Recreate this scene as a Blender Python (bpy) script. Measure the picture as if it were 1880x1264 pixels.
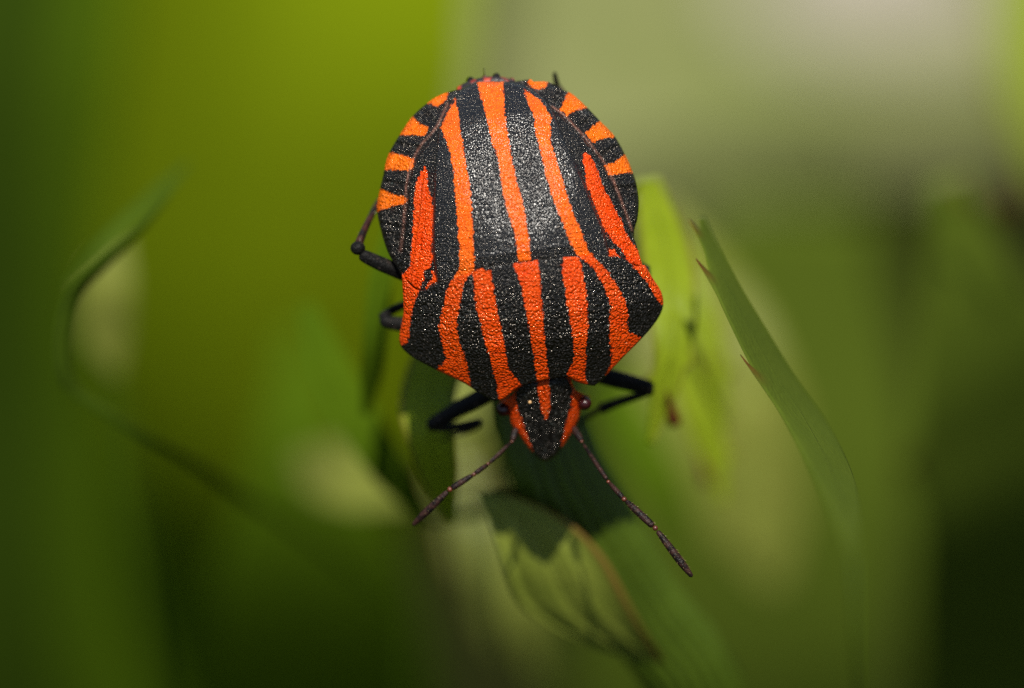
import bpy, math, random
import numpy as np
from mathutils import Vector, Matrix

# ------------------------------------------------------------------ units: 1 Blender unit = 1 cm
for o in list(bpy.data.objects):
    bpy.data.objects.remove(o)
sc = bpy.context.scene
COL = sc.collection
RNG = np.random.default_rng(7)
random.seed(7)

# ------------------------------------------------------------------ camera, sky, sun, exposure
PITCH = math.radians(35.0)            # the camera looks 35 degrees down on the insect
DIST = 11.0                           # cm from the lens to the plane of focus
FIELD = 2.65                          # cm of that plane seen across the picture
FOCUS = Vector((0.0, 0.0, 25.0))      # the insect sits 25 cm above the ground
R = Vector((1, 0, 0))
F = Vector((0, math.cos(PITCH), -math.sin(PITCH)))
U = Vector((0, math.sin(PITCH), math.cos(PITCH)))
B = -F
ROT = Matrix((R, U, B)).transposed()

cam_d = bpy.data.cameras.new('camera')
cam = bpy.data.objects.new('camera', cam_d)
COL.objects.link(cam)
cam.matrix_world = Matrix.Translation(FOCUS + B * DIST) @ ROT.to_4x4()
cam_d.sensor_width = 36.0
cam_d.lens = 36.0 * DIST / FIELD
cam_d.clip_start = 0.1
cam_d.clip_end = 20000
cam_d.dof.use_dof = True
cam_d.dof.focus_distance = DIST + 0.075
APERTURE = 0.60                       # cm across
cam_d.dof.aperture_fstop = cam_d.lens * 1e-3 / APERTURE
cam_d.dof.aperture_blades = 0
sc.camera = cam

SUN = (R * 0.0 + U * 0.56 + B * 0.82).normalized()     # towards the sun: high and behind the lens
elev = math.asin(SUN.z)
azim = math.atan2(SUN.x, SUN.y)
world = bpy.data.worlds.new('World')
sc.world = world
world.use_nodes = True
wn = world.node_tree
wn.nodes.clear()
sky = wn.nodes.new('ShaderNodeTexSky')
sky.sky_type = 'NISHITA'
sky.sun_disc = False
sky.sun_elevation = elev
sky.sun_rotation = azim
bg = wn.nodes.new('ShaderNodeBackground')
bg.inputs['Strength'].default_value = 0.085
wo = wn.nodes.new('ShaderNodeOutputWorld')
wn.links.new(sky.outputs[0], bg.inputs[0])
wn.links.new(bg.outputs[0], wo.inputs[0])

sun_d = bpy.data.lights.new('sun', 'SUN')
sun_d.energy = 5.0
sun_d.angle = math.radians(0.55)
sun_d.color = (1.0, 0.95, 0.86)
sun = bpy.data.objects.new('sun', sun_d)
COL.objects.link(sun)
sun.rotation_euler = SUN.to_track_quat('Z', 'Y').to_euler()
sun.location = FOCUS + SUN * 60

sc.view_settings.view_transform = 'Standard'
sc.view_settings.look = 'None'
sc.view_settings.gamma = 1.0
sc.view_settings.use_curve_mapping = False
sc.view_settings.exposure = 0.5
sc.render.engine = 'CYCLES'
sc.cycles.use_denoising = False
sc.cycles.use_adaptive_sampling = False
try:
    sc.cycles.denoiser = 'OPENIMAGEDENOISE'
    sc.cycles.denoising_input_passes = 'RGB_ALBEDO_NORMAL'
    sc.cycles.denoising_prefilter = 'ACCURATE'
except Exception:
    pass
sc.cycles.max_bounces = 6
sc.cycles.transparent_max_bounces = 6
sc.cycles.sample_clamp_indirect = 4.0

# ------------------------------------------------------------------ measuring: a spot of the plane of focus, z towards the lens
K = 1880.0 / FIELD                    # 709 measuring units to the centimetre


def loc(px, py, z):
    """camera-aligned centimetres about FOCUS of a spot at height z (units) over the plane of focus"""
    zc = np.asarray(z, float) / K
    k = (DIST - zc) / DIST
    return np.stack([(np.asarray(px, float) - 940) / K * k, (632 - np.asarray(py, float)) / K * k, zc + 0 * k], -1)


MROT = np.array([[c for c in r] for r in ROT])


def wpt(px, py, z):
    return loc(px, py, z) @ MROT.T + np.array(FOCUS)


# ------------------------------------------------------------------ object helpers
def tag(o, label=None, cat=None, group=None, kind=None):
    if label:
        o['label'] = label
    if cat:
        o['category'] = cat
    if group:
        o['group'] = group
    if kind:
        o['kind'] = kind
    return o


def empty(name, location, label=None, cat=None, group=None, rot=None):
    o = bpy.data.objects.new(name, None)
    o.empty_display_size = 0.2
    COL.objects.link(o)
    m = (rot.to_4x4() if rot else Matrix.Identity(4))
    o.matrix_world = Matrix.Translation(Vector(location)) @ m
    return tag(o, label, cat, group)


def mesh_obj(name, verts, faces, mat, parent=None, attrs=None, smooth=True, uv=None):
    me = bpy.data.meshes.new(name)
    me.from_pydata(np.asarray(verts).tolist(), [], faces if isinstance(faces, list) else faces.tolist())
    for k, v in (attrs or {}).items():
        a = me.attributes.new(k, 'FLOAT', 'POINT')
        a.data.foreach_set('value', np.asarray(v, np.float32))
    if smooth:
        me.polygons.foreach_set('use_smooth', np.ones(len(me.polygons), bool))
    me.materials.append(mat)
    me.update()
    o = bpy.data.objects.new(name, me)
    COL.objects.link(o)
    if parent:
        o.parent = parent
    return o


def grid_faces(n, m, off=0, flip=False):
    i, j = np.meshgrid(np.arange(n - 1), np.arange(m - 1), indexing='ij')
    a = (i * m + j).ravel() + off
    f = np.stack([a, a + 1, a + m + 1, a + m], 1)
    return f[:, ::-1] if flip else f


def ring_faces(n, m, off=0):
    """faces of n rings of m points each"""
    i, j = np.meshgrid(np.arange(n - 1), np.arange(m), indexing='ij')
    a = (i * m + j).ravel() + off
    b = (i * m + (j + 1) % m).ravel() + off
    return np.stack([a, b, b + m, a + m], 1)


def spline(pts, n):
    """Catmull-Rom through pts, resampled evenly to n"""
    p = np.asarray(pts, float)
    if len(p) == 2:
        t = np.linspace(0, 1, n)[:, None]
        return p[0] * (1 - t) + p[1] * t
    q = np.vstack([2 * p[0] - p[1], p, 2 * p[-1] - p[-2]])
    out = []
    for k in range(1, len(q) - 2):
        t = np.linspace(0, 1, 24, endpoint=False)[:, None]
        a, b, c, d = q[k - 1], q[k], q[k + 1], q[k + 2]
        out.append(0.5 * (2 * b + (c - a) * t + (2 * a - 5 * b + 4 * c - d) * t ** 2 + (3 * b - a - 3 * c + d) * t ** 3))
    out = np.vstack(out + [p[-1:]])
    L = np.r_[0, np.cumsum(np.linalg.norm(np.diff(out[:, :3], axis=0), axis=1))]
    s = np.linspace(0, L[-1], n)
    return np.stack([np.interp(s, L, out[:, k]) for k in range(p.shape[1])], 1)


def seg_dist(P, poly, closed=True):
    q = np.asarray(poly, float)
    a = q if closed else q[:-1]
    b = np.roll(q, -1, 0) if closed else q[1:]
    best = np.full(len(P), 1e9)
    for s, e in zip(a, b):
        d = e - s
        L = (d * d).sum() + 1e-9
        t = np.clip(((P - s) @ d) / L, 0, 1)
        r = P - s - t[:, None] * d
        best = np.minimum(best, (r * r).sum(1))
    return np.sqrt(best)


def inside(P, poly):
    q = np.asarray(poly, float)
    x, y = P[:, 0], P[:, 1]
    c = np.zeros(len(P), bool)
    for (x1, y1), (x2, y2) in zip(q, np.roll(q, -1, 0)):
        if y1 == y2:
            continue
        h = (y1 > y) != (y2 > y)
        c ^= h & (x < (x2 - x1) * (y - y1) / (y2 - y1) + x1)
    return c


def sdist(P, poly):
    d = seg_dist(P, poly)
    return np.where(inside(P, poly), d, -d)


# ------------------------------------------------------------------ material helpers
def new_mat(name):
    m = bpy.data.materials.new(name)
    m.use_nodes = True
    nt = m.node_tree
    nt.nodes.clear()
    out = nt.nodes.new('ShaderNodeOutputMaterial')

    def N(t, **kw):
        n = nt.nodes.new('ShaderNode' + t)
        for k, v in kw.items():
            if k in n.inputs.keys():
                n.inputs[k].default_value = v
            else:
                setattr(n, k, v)
        return n

    def Lk(a, b):
        nt.links.new(a, b)
    return m, nt, out, N, Lk


def math_node(N, Lk, op, a, b=None, c=None, clamp=False):
    n = N('Math', operation=op, use_clamp=clamp)
    for k, v in enumerate((a, b, c)):
        if v is None:
            continue
        if isinstance(v, (int, float)):
            n.inputs[k].default_value = v
        else:
            Lk(v, n.inputs[k])
    return n.outputs[0]


def mix_rgb(N, Lk, fac, a, b):
    n = N('MixRGB')
    for k, v in zip(('Fac', 'Color1', 'Color2'), (fac, a, b)):
        if isinstance(v, (int, float)):
            n.inputs[k].default_value = v
        elif isinstance(v, tuple):
            n.inputs[k].default_value = v + (1,)
        else:
            Lk(v, n.inputs[k])
    return n.outputs[0]


def cuticle(name, grain=150.0, grain_h=0.0022, wrinkle=0.0, black=(0.0065, 0.0055, 0.0042), red=(0.80, 0.10, 0.002), specks=0.6, coat=0.22):
    """grainy chitin: the stored stripe field (units inside the pattern) picks red or black"""
    m, nt, out, N, Lk = new_mat(name)
    tc = N('TexCoord')
    at = N('Attribute', attribute_name='stripe')
    no = N('TexNoise', Scale=70.0, Detail=2.0)
    Lk(tc.outputs['Object'], no.inputs['Vector'])
    w = math_node(N, Lk, 'MULTIPLY_ADD', no.outputs['Fac'], 6.0, -3.0)
    s = math_node(N, Lk, 'ADD', at.outputs['Fac'], w)
    vr = N('TexVoronoi', feature='F1', Scale=grain)
    Lk(tc.outputs['Object'], vr.inputs['Vector'])
    sr = N('SeparateColor')
    Lk(vr.outputs['Color'], sr.inputs[0])
    s = math_node(N, Lk, 'ADD', s, math_node(N, Lk, 'MULTIPLY_ADD', sr.outputs[1], 3.6, -1.8))
    fac = math_node(N, Lk, 'MULTIPLY_ADD', s, 0.7, 0.5, clamp=True)
    n2 = N('TexNoise', Scale=26.0, Detail=3.0)
    Lk(tc.outputs['Object'], n2.inputs['Vector'])
    redv = mix_rgb(N, Lk, n2.outputs['Fac'], (red[0] * 0.68, red[1] * 0.52, red[2]), (red[0] * 1.12, red[1] * 1.5, red[2]))
    n5 = N('TexNoise', Scale=7.0, Detail=2.0)
    Lk(tc.outputs['Object'], n5.inputs['Vector'])
    dr = math_node(N, Lk, 'MULTIPLY_ADD', n5.outputs['Fac'], 3.0, -1.15, clamp=True)
    redv = mix_rgb(N, Lk, math_node(N, Lk, 'MULTIPLY', dr, 0.55), redv, (red[0] * 0.62, red[1] * 0.95, red[2]))
    # grains: a dome in every cell of a slightly warped cell pattern
    ns = N('TexNoise', Scale=40.0, Detail=1.0)
    Lk(tc.outputs['Object'], ns.inputs['Vector'])
    wv = N('VectorMath', operation='MULTIPLY_ADD')
    Lk(ns.outputs['Color'], wv.inputs[0])
    wv.inputs[1].default_value = (0.012, 0.012, 0.012)
    Lk(tc.outputs['Object'], wv.inputs[2])
    vo = N('TexVoronoi', feature='F1', Scale=grain)
    vo.inputs['Randomness'].default_value = 0.9
    Lk(wv.outputs[0], vo.inputs['Vector'])
    d2 = math_node(N, Lk, 'POWER', vo.outputs['Distance'], 1.6)
    h = math_node(N, Lk, 'MULTIPLY', d2, -grain_h * 2.2)
    sep = N('SeparateColor')
    Lk(vo.outputs['Color'], sep.inputs[0])
    if wrinkle:
        mp = N('Mapping')
        mp.inputs['Rotation'].default_value = (0, 0, -0.14)
        mp.inputs['Scale'].default_value = (14, 105, 14)
        Lk(tc.outputs['Object'], mp.inputs['Vector'])
        nw = N('TexNoise', Scale=1.0, Detail=2.0)
        Lk(mp.outputs[0], nw.inputs['Vector'])
        h = math_node(N, Lk, 'MULTIPLY_ADD', nw.outputs['Fac'], wrinkle, h)
    bump = N('Bump', Strength=1.0, Distance=1.0)
    Lk(h, bump.inputs['Height'])
    # pale specks and painted glints on some grain tips, put into the base colour
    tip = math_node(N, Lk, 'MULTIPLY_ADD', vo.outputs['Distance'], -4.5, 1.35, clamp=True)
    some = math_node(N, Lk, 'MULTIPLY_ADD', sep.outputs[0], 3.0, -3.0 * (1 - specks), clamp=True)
    glint_speck = math_node(N, Lk, 'MULTIPLY', tip, some)
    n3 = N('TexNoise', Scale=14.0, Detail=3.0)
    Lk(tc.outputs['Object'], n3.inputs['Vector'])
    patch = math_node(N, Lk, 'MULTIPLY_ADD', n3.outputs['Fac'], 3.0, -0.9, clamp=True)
    glint_speck = math_node(N, Lk, 'MULTIPLY', glint_speck, patch)
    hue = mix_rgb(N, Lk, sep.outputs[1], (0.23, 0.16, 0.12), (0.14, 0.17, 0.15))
    blk = mix_rgb(N, Lk, glint_speck, black, hue)
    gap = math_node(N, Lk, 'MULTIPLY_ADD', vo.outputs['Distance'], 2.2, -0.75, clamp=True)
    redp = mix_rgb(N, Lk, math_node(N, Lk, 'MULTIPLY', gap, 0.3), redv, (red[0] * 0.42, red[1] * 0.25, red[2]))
    pk = N('Attribute', attribute_name='seam')
    redp = mix_rgb(N, Lk, math_node(N, Lk, 'MULTIPLY', glint_speck, 0.6), redp, (0.88, 0.26, 0.07))
    col = mix_rgb(N, Lk, fac, blk, redp)
    col = mix_rgb(N, Lk, math_node(N, Lk, 'MULTIPLY', pk.outputs['Fac'], n2.outputs['Fac']), col, (0.32, 0.13, 0.085))
    p = N('BsdfPrincipled')
    Lk(col, p.inputs['Base Color'])
    rr = math_node(N, Lk, 'MULTIPLY_ADD', sep.outputs[2], 0.16, 0.10)
    Lk(rr, p.inputs['Roughness'])
    sp = math_node(N, Lk, 'MULTIPLY_ADD', fac, 0.0, 0.30)
    Lk(sp, p.inputs['Specular IOR Level'])
    p.inputs['IOR'].default_value = 1.5
    Lk(mix_rgb(N, Lk, fac, (1.0, 0.90, 0.78), (1.0, 0.78, 0.42)), p.inputs['Specular Tint'])
    Lk(bump.outputs[0], p.inputs['Normal'])
    soft = N('Bump', Strength=0.36, Distance=1.0)          # the wax coat lies smoother over the grains
    Lk(h, soft.inputs['Height'])
    Lk(math_node(N, Lk, 'MULTIPLY_ADD', fac, -0.55 * coat, coat), p.inputs['Coat Weight'])
    p.inputs['Coat Roughness'].default_value = 0.22
    p.inputs['Coat IOR'].default_value = 1.5
    Lk(soft.outputs[0], p.inputs['Coat Normal'])
    Lk(p.outputs[0], out.inputs[0])
    return m


def plain_mat(name, c1, c2, scale=40.0, rough=0.45, bump=0.0, bscale=120.0, ramp=(0.4, 0.6), spec=0.5):
    m, nt, out, N, Lk = new_mat(name)
    tc = N('TexCoord')
    no = N('TexNoise', Scale=scale, Detail=4.0)
    Lk(tc.outputs['Object'], no.inputs['Vector'])
    f = N('MapRange')
    f.inputs['From Min'].default_value, f.inputs['From Max'].default_value = ramp
    Lk(no.outputs['Fac'], f.inputs['Value'])
    col = mix_rgb(N, Lk, f.outputs[0], c1, c2)
    p = N('BsdfPrincipled', Roughness=rough)
    p.inputs['Specular IOR Level'].default_value = 0.05 if rough > 0.75 else spec
    Lk(col, p.inputs['Base Color'])
    if bump:
        nb = N('TexNoise', Scale=bscale, Detail=3.0)
        Lk(tc.outputs['Object'], nb.inputs['Vector'])
        h = math_node(N, Lk, 'MULTIPLY', nb.outputs['Fac'], bump)
        b = N('Bump', Strength=1.0, Distance=1.0)
        Lk(h, b.inputs['Height'])
        Lk(b.outputs[0], p.inputs['Normal'])
    Lk(p.outputs[0], out.inputs[0])
    return m


def leaf_mat(name, c1, c2, trans=0.35, rough=0.42, tip=(0.10, 0.022, 0.010), vein=7.0, veincol=None, margin=None, mwidth=0.1, bump=0.004, spec=0.5, lines=0.0, near=None, groove=False):
    """leaf blade: 'across' runs -1..1 over the blade, 'along' 0..1 to its tip, 'thorn' marks tooth tips"""
    m, nt, out, N, Lk = new_mat(name)
    tc = N('TexCoord')
    au = N('Attribute', attribute_name='across')
    av = N('Attribute', attribute_name='along')
    at = N('Attribute', attribute_name='thorn')
    no = N('TexNoise', Scale=6.0, Detail=5.0)
    Lk(tc.outputs['Object'], no.inputs['Vector'])
    f = N('MapRange')
    f.inputs['From Min'].default_value, f.inputs['From Max'].default_value = 0.35, 0.65
    Lk(no.outputs['Fac'], f.inputs['Value'])
    col = mix_rgb(N, Lk, f.outputs[0], c1, c2)
    au_abs = math_node(N, Lk, 'ABSOLUTE', au.outputs['Fac'])
    # side veins sweep forward from the midrib
    ph = math_node(N, Lk, 'MULTIPLY_ADD', au_abs, -0.18, av.outputs['Fac'])
    n1 = N('TexNoise', Scale=3.0, Detail=2.0)
    Lk(tc.outputs['Object'], n1.inputs['Vector'])
    ph = math_node(N, Lk, 'MULTIPLY_ADD', n1.outputs['Fac'], 0.05, ph)
    tri = math_node(N, Lk, 'PINGPONG', math_node(N, Lk, 'MULTIPLY', ph, vein), 0.5)
    v1 = math_node(N, Lk, 'MULTIPLY_ADD', tri, -9.0, 1.0, clamp=True)
    v0 = math_node(N, Lk, 'MULTIPLY_ADD', au_abs, -14.0, 1.0, clamp=True)
    v = math_node(N, Lk, 'MAXIMUM', math_node(N, Lk, 'MULTIPLY', v1, 0.6), v0)
    vcol = veincol or tuple(min(1, c * 1.5 + 0.01) for c in c2)
    col = mix_rgb(N, Lk, math_node(N, Lk, 'MULTIPLY', v, 0.55), col, vcol)
    if lines:
        ln_ = math_node(N, Lk, 'PINGPONG', math_node(N, Lk, 'MULTIPLY_ADD', n1.outputs['Fac'], 0.35, math_node(N, Lk, 'MULTIPLY', au.outputs['Fac'], lines)), 0.5)
        lf = math_node(N, Lk, 'MULTIPLY_ADD', ln_, -6.0, 1.0, clamp=True)
        col = mix_rgb(N, Lk, math_node(N, Lk, 'MULTIPLY', lf, 0.55), col, tuple(c * 0.5 for c in c1))
    if groove:
        gf = math_node(N, Lk, 'MULTIPLY_ADD', au.outputs['Fac'], -1.8, 1.0, clamp=True)
        col = mix_rgb(N, Lk, math_node(N, Lk, 'MULTIPLY', gf, 0.75), col, tuple(c * 0.3 for c in c1))
    if near:
        nf = math_node(N, Lk, 'MULTIPLY_ADD', au.outputs['Fac'], -9.0, -7.4, clamp=True)
        nf = math_node(N, Lk, 'MULTIPLY', nf, math_node(N, Lk, 'MULTIPLY_ADD', n1.outputs['Fac'], 1.6, -0.1, clamp=True))
        col = mix_rgb(N, Lk, nf, col, near)
    if margin:
        mg = math_node(N, Lk, 'MULTIPLY_ADD', au_abs, 1.0 / mwidth, 1.0 - 1.0 / mwidth, clamp=True)
        mn = math_node(N, Lk, 'MULTIPLY', mg, math_node(N, Lk, 'MULTIPLY_ADD', n1.outputs['Fac'], 1.0, 0.35, clamp=True), clamp=True)
        col = mix_rgb(N, Lk, mn, col, margin)
    col = mix_rgb(N, Lk, at.outputs['Fac'], col, tip)
    p = N('BsdfPrincipled', Roughness=rough)
    p.inputs['Specular IOR Level'].default_value = spec
    Lk(col, p.inputs['Base Color'])
    nb = N('TexNoise', Scale=45.0, Detail=4.0)
    Lk(tc.outputs['Object'], nb.inputs['Vector'])
    h = math_node(N, Lk, 'MULTIPLY_ADD', v, bump * 1.5, math_node(N, Lk, 'MULTIPLY', nb.outputs['Fac'], bump))
    b = N('Bump', Strength=1.0, Distance=1.0)
    Lk(h, b.inputs['Height'])
    Lk(b.outputs[0], p.inputs['Normal'])
    t = N('BsdfTranslucent')
    tcol = mix_rgb(N, Lk, 0.5, col, tuple(min(1.0, c * k) for c, k in zip(c2, (1.5, 1.5, 0.6))))
    Lk(tcol, t.inputs['Color'])
    ms = N('MixShader', Fac=trans)
    Lk(p.outputs[0], ms.inputs[1])
    Lk(t.outputs[0], ms.inputs[2])
    Lk(ms.outputs[0], out.inputs[0])
    return m


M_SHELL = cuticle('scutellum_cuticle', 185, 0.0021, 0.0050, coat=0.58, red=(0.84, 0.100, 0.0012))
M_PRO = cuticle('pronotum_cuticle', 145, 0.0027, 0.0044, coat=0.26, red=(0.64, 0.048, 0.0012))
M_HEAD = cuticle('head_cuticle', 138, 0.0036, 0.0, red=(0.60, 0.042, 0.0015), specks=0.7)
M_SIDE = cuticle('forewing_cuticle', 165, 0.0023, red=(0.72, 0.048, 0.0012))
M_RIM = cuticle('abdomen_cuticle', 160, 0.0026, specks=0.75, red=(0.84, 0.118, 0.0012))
M_LEG = plain_mat('leg_chitin', (0.006, 0.0055, 0.005), (0.060, 0.042, 0.034), 75, 0.42, 0.004, 160, (0.60, 0.72), spec=0.09)
M_SHIN = plain_mat('shin_chitin', (0.008, 0.005, 0.004), (0.034, 0.010, 0.006), 40, 0.42, 0.003, 160, spec=0.22)
M_ANT = plain_mat('antenna_chitin', (0.006, 0.004, 0.0036), (0.028, 0.012, 0.009), 60, 0.36, 0.003, 190, spec=0.13)
M_JOINT = plain_mat('joint_skin', (0.11, 0.022, 0.008), (0.06, 0.014, 0.006), 60, 0.4)
M_EYE = plain_mat('eye_chitin', (0.016, 0.003, 0.003), (0.026, 0.004, 0.004), 30, 0.20, 0.0008, 260, spec=0.35)
M_HAIR = plain_mat('pale_bristle', (0.20, 0.14, 0.05), (0.12, 0.08, 0.03), 20, 0.4)
M_SPECK = plain_mat('pale_grit', (0.55, 0.33, 0.14), (0.45, 0.26, 0.1), 30, 0.5)

# ================================================================== GROUND
def ray_ground(px, py, zg=0.0):
    p = wpt(px, py, 0.0)
    c = np.array(FOCUS + B * DIST)
    d = p - c
    return c + d * ((zg - c[2]) / d[2])


def noise_grid(x, y, seed, freqs):
    r = np.random.default_rng(seed)
    z = np.zeros_like(x)
    for f, a in freqs:
        for _ in range(5):
            th = r.uniform(0, 2 * np.pi)
            z += a * np.sin(f * (x * np.cos(th) + y * np.sin(th)) + r.uniform(0, 6.28)) / 2.2
    return z


M_SOIL = plain_mat('mossy_soil', (0.008, 0.009, 0.002), (0.014, 0.016, 0.003), 0.35, 0.95, 0.2, 2.0, (0.35, 0.65))
gx = np.concatenate([[-6000, -900, -200], np.linspace(-70, 70, 90), [200, 900, 6000]])
X, Y = np.meshgrid(gx, gx + 34.0, indexing='ij')
Z = noise_grid(X, Y, 3, ((0.35, 0.25), (1.1, 0.10))) * (np.abs(X) < 70) * (np.abs(Y - 34) < 70) - 0.3
tag(mesh_obj('ground', np.stack([X, Y, Z], -1).reshape(-1, 3), grid_faces(*X.shape, flip=True), M_SOIL), kind='structure')

# a dry bare track across the top right of the view
M_TRACK = plain_mat('dry_track', (0.11, 0.128, 0.036), (0.16, 0.165, 0.068), 0.6, 0.9, 0.12, 3.0)
c0 = ray_ground(880, 490)
tx = np.linspace(0, 1, 30)
ty = np.linspace(0, 1, 24)
TX, TY = np.meshgrid(tx, ty, indexing='ij')
px0 = c0[0] + 60 * TX
edge = 1.1 * np.sin(TX * 14) + 0.6 * np.sin(TX * 31 + 1)
c1 = ray_ground(1880, 300)
py0 = c0[1] + (c1[1] - c0[1]) / (c1[0] - c0[0]) * (px0 - c0[0]) + edge * (1 - TY) + 26 * TY
pz0 = 0.12 + 0.12 * noise_grid(px0, py0, 5, ((0.9, 1.0),)) * 0.5
tag(mesh_obj('path', np.stack([px0, py0, pz0 + 0.1], -1).reshape(-1, 3), grid_faces(30, 24, flip=True), M_TRACK), kind='structure')


def stone(name, c, rad, seed, mat, label):
    n, m = 40, 60
    th, ph = np.meshgrid(np.linspace(0.001, np.pi - 0.001, n), np.linspace(0, 2 * np.pi, m, endpoint=False), indexing='ij')
    d = np.stack([np.sin(th) * np.cos(ph), np.sin(th) * np.sin(ph), np.cos(th)], -1).reshape(-1, 3)
    r = 1 + 0.09 * noise_grid(d[:, 0] * 2 + d[:, 2], d[:, 1] * 2 - d[:, 2], seed, ((1.2, 1), (3.0, .35)))
    v = d * r[:, None] * np.array(rad) + np.array(c)
    return tag(mesh_obj(name, v, ring_faces(n, m)[:, ::-1], mat), label, 'stone')


M_STONE = plain_mat('pale_stone', (0.24, 0.215, 0.17), (0.32, 0.285, 0.23), 0.9, 0.8, 0.05, 6.0)
g = ray_ground(1600, 20)
stone('stone', g + np.array([0, 0, 0.5]), (1.9, 1.6, 0.9), 4, M_STONE, 'pale pinkish grey stone lying on the bare track, far out of focus')

# short grass over the ground, one mass
def grass_mass(n):
    base = np.stack([RNG.uniform(-26, 26, n), RNG.uniform(6, 62, n)], 1)
    keep = ~((base[:, 0] > c0[0] - 0.5) & (base[:, 1] > c0[1] - 0.3 + (c1[1] - c0[1]) / (c1[0] - c0[0]) * (base[:, 0] - c0[0])))
    base = base[keep]
    n = len(base)
    h = RNG.uniform(0.8, 2.6, n)
    a = RNG.uniform(0, 2 * np.pi, n)
    w = RNG.uniform(0.05, 0.12, n)
    lean = RNG.uniform(0.2, 0.9, n) * h
    d = np.stack([np.cos(a), np.sin(a)], 1)
    e = np.stack([-np.sin(a), np.cos(a)], 1)
    V = []
    for t, k in ((0, 1.0), (0.5, 0.8), (1.0, 0.04)):
        for s in (-1, 1):
            xy = base + d * (lean * t ** 2)[:, None] + e * (w * k * s)[:, None]
            V.append(np.column_stack([xy, h * t * (1 - 0.15 * t) - 0.3]))
    V = np.stack(V, 1).reshape(-1, 3)
    o = np.arange(n)[:, None] * 6
    Fc = np.concatenate([o + np.array([[0, 1, 3, 2]]), o + np.array([[2, 3, 5, 4]])])
    return V, Fc


M_GRASS = plain_mat('grass_blade', (0.012, 0.018, 0.001), (0.022, 0.030, 0.002), 0.5, 0.8)
v_, f_ = grass_mass(9000)
tag(mesh_obj('grass', v_, f_, M_GRASS), 'short dark green grass covering the ground far behind the insect', 'grass', kind='stuff')


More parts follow.
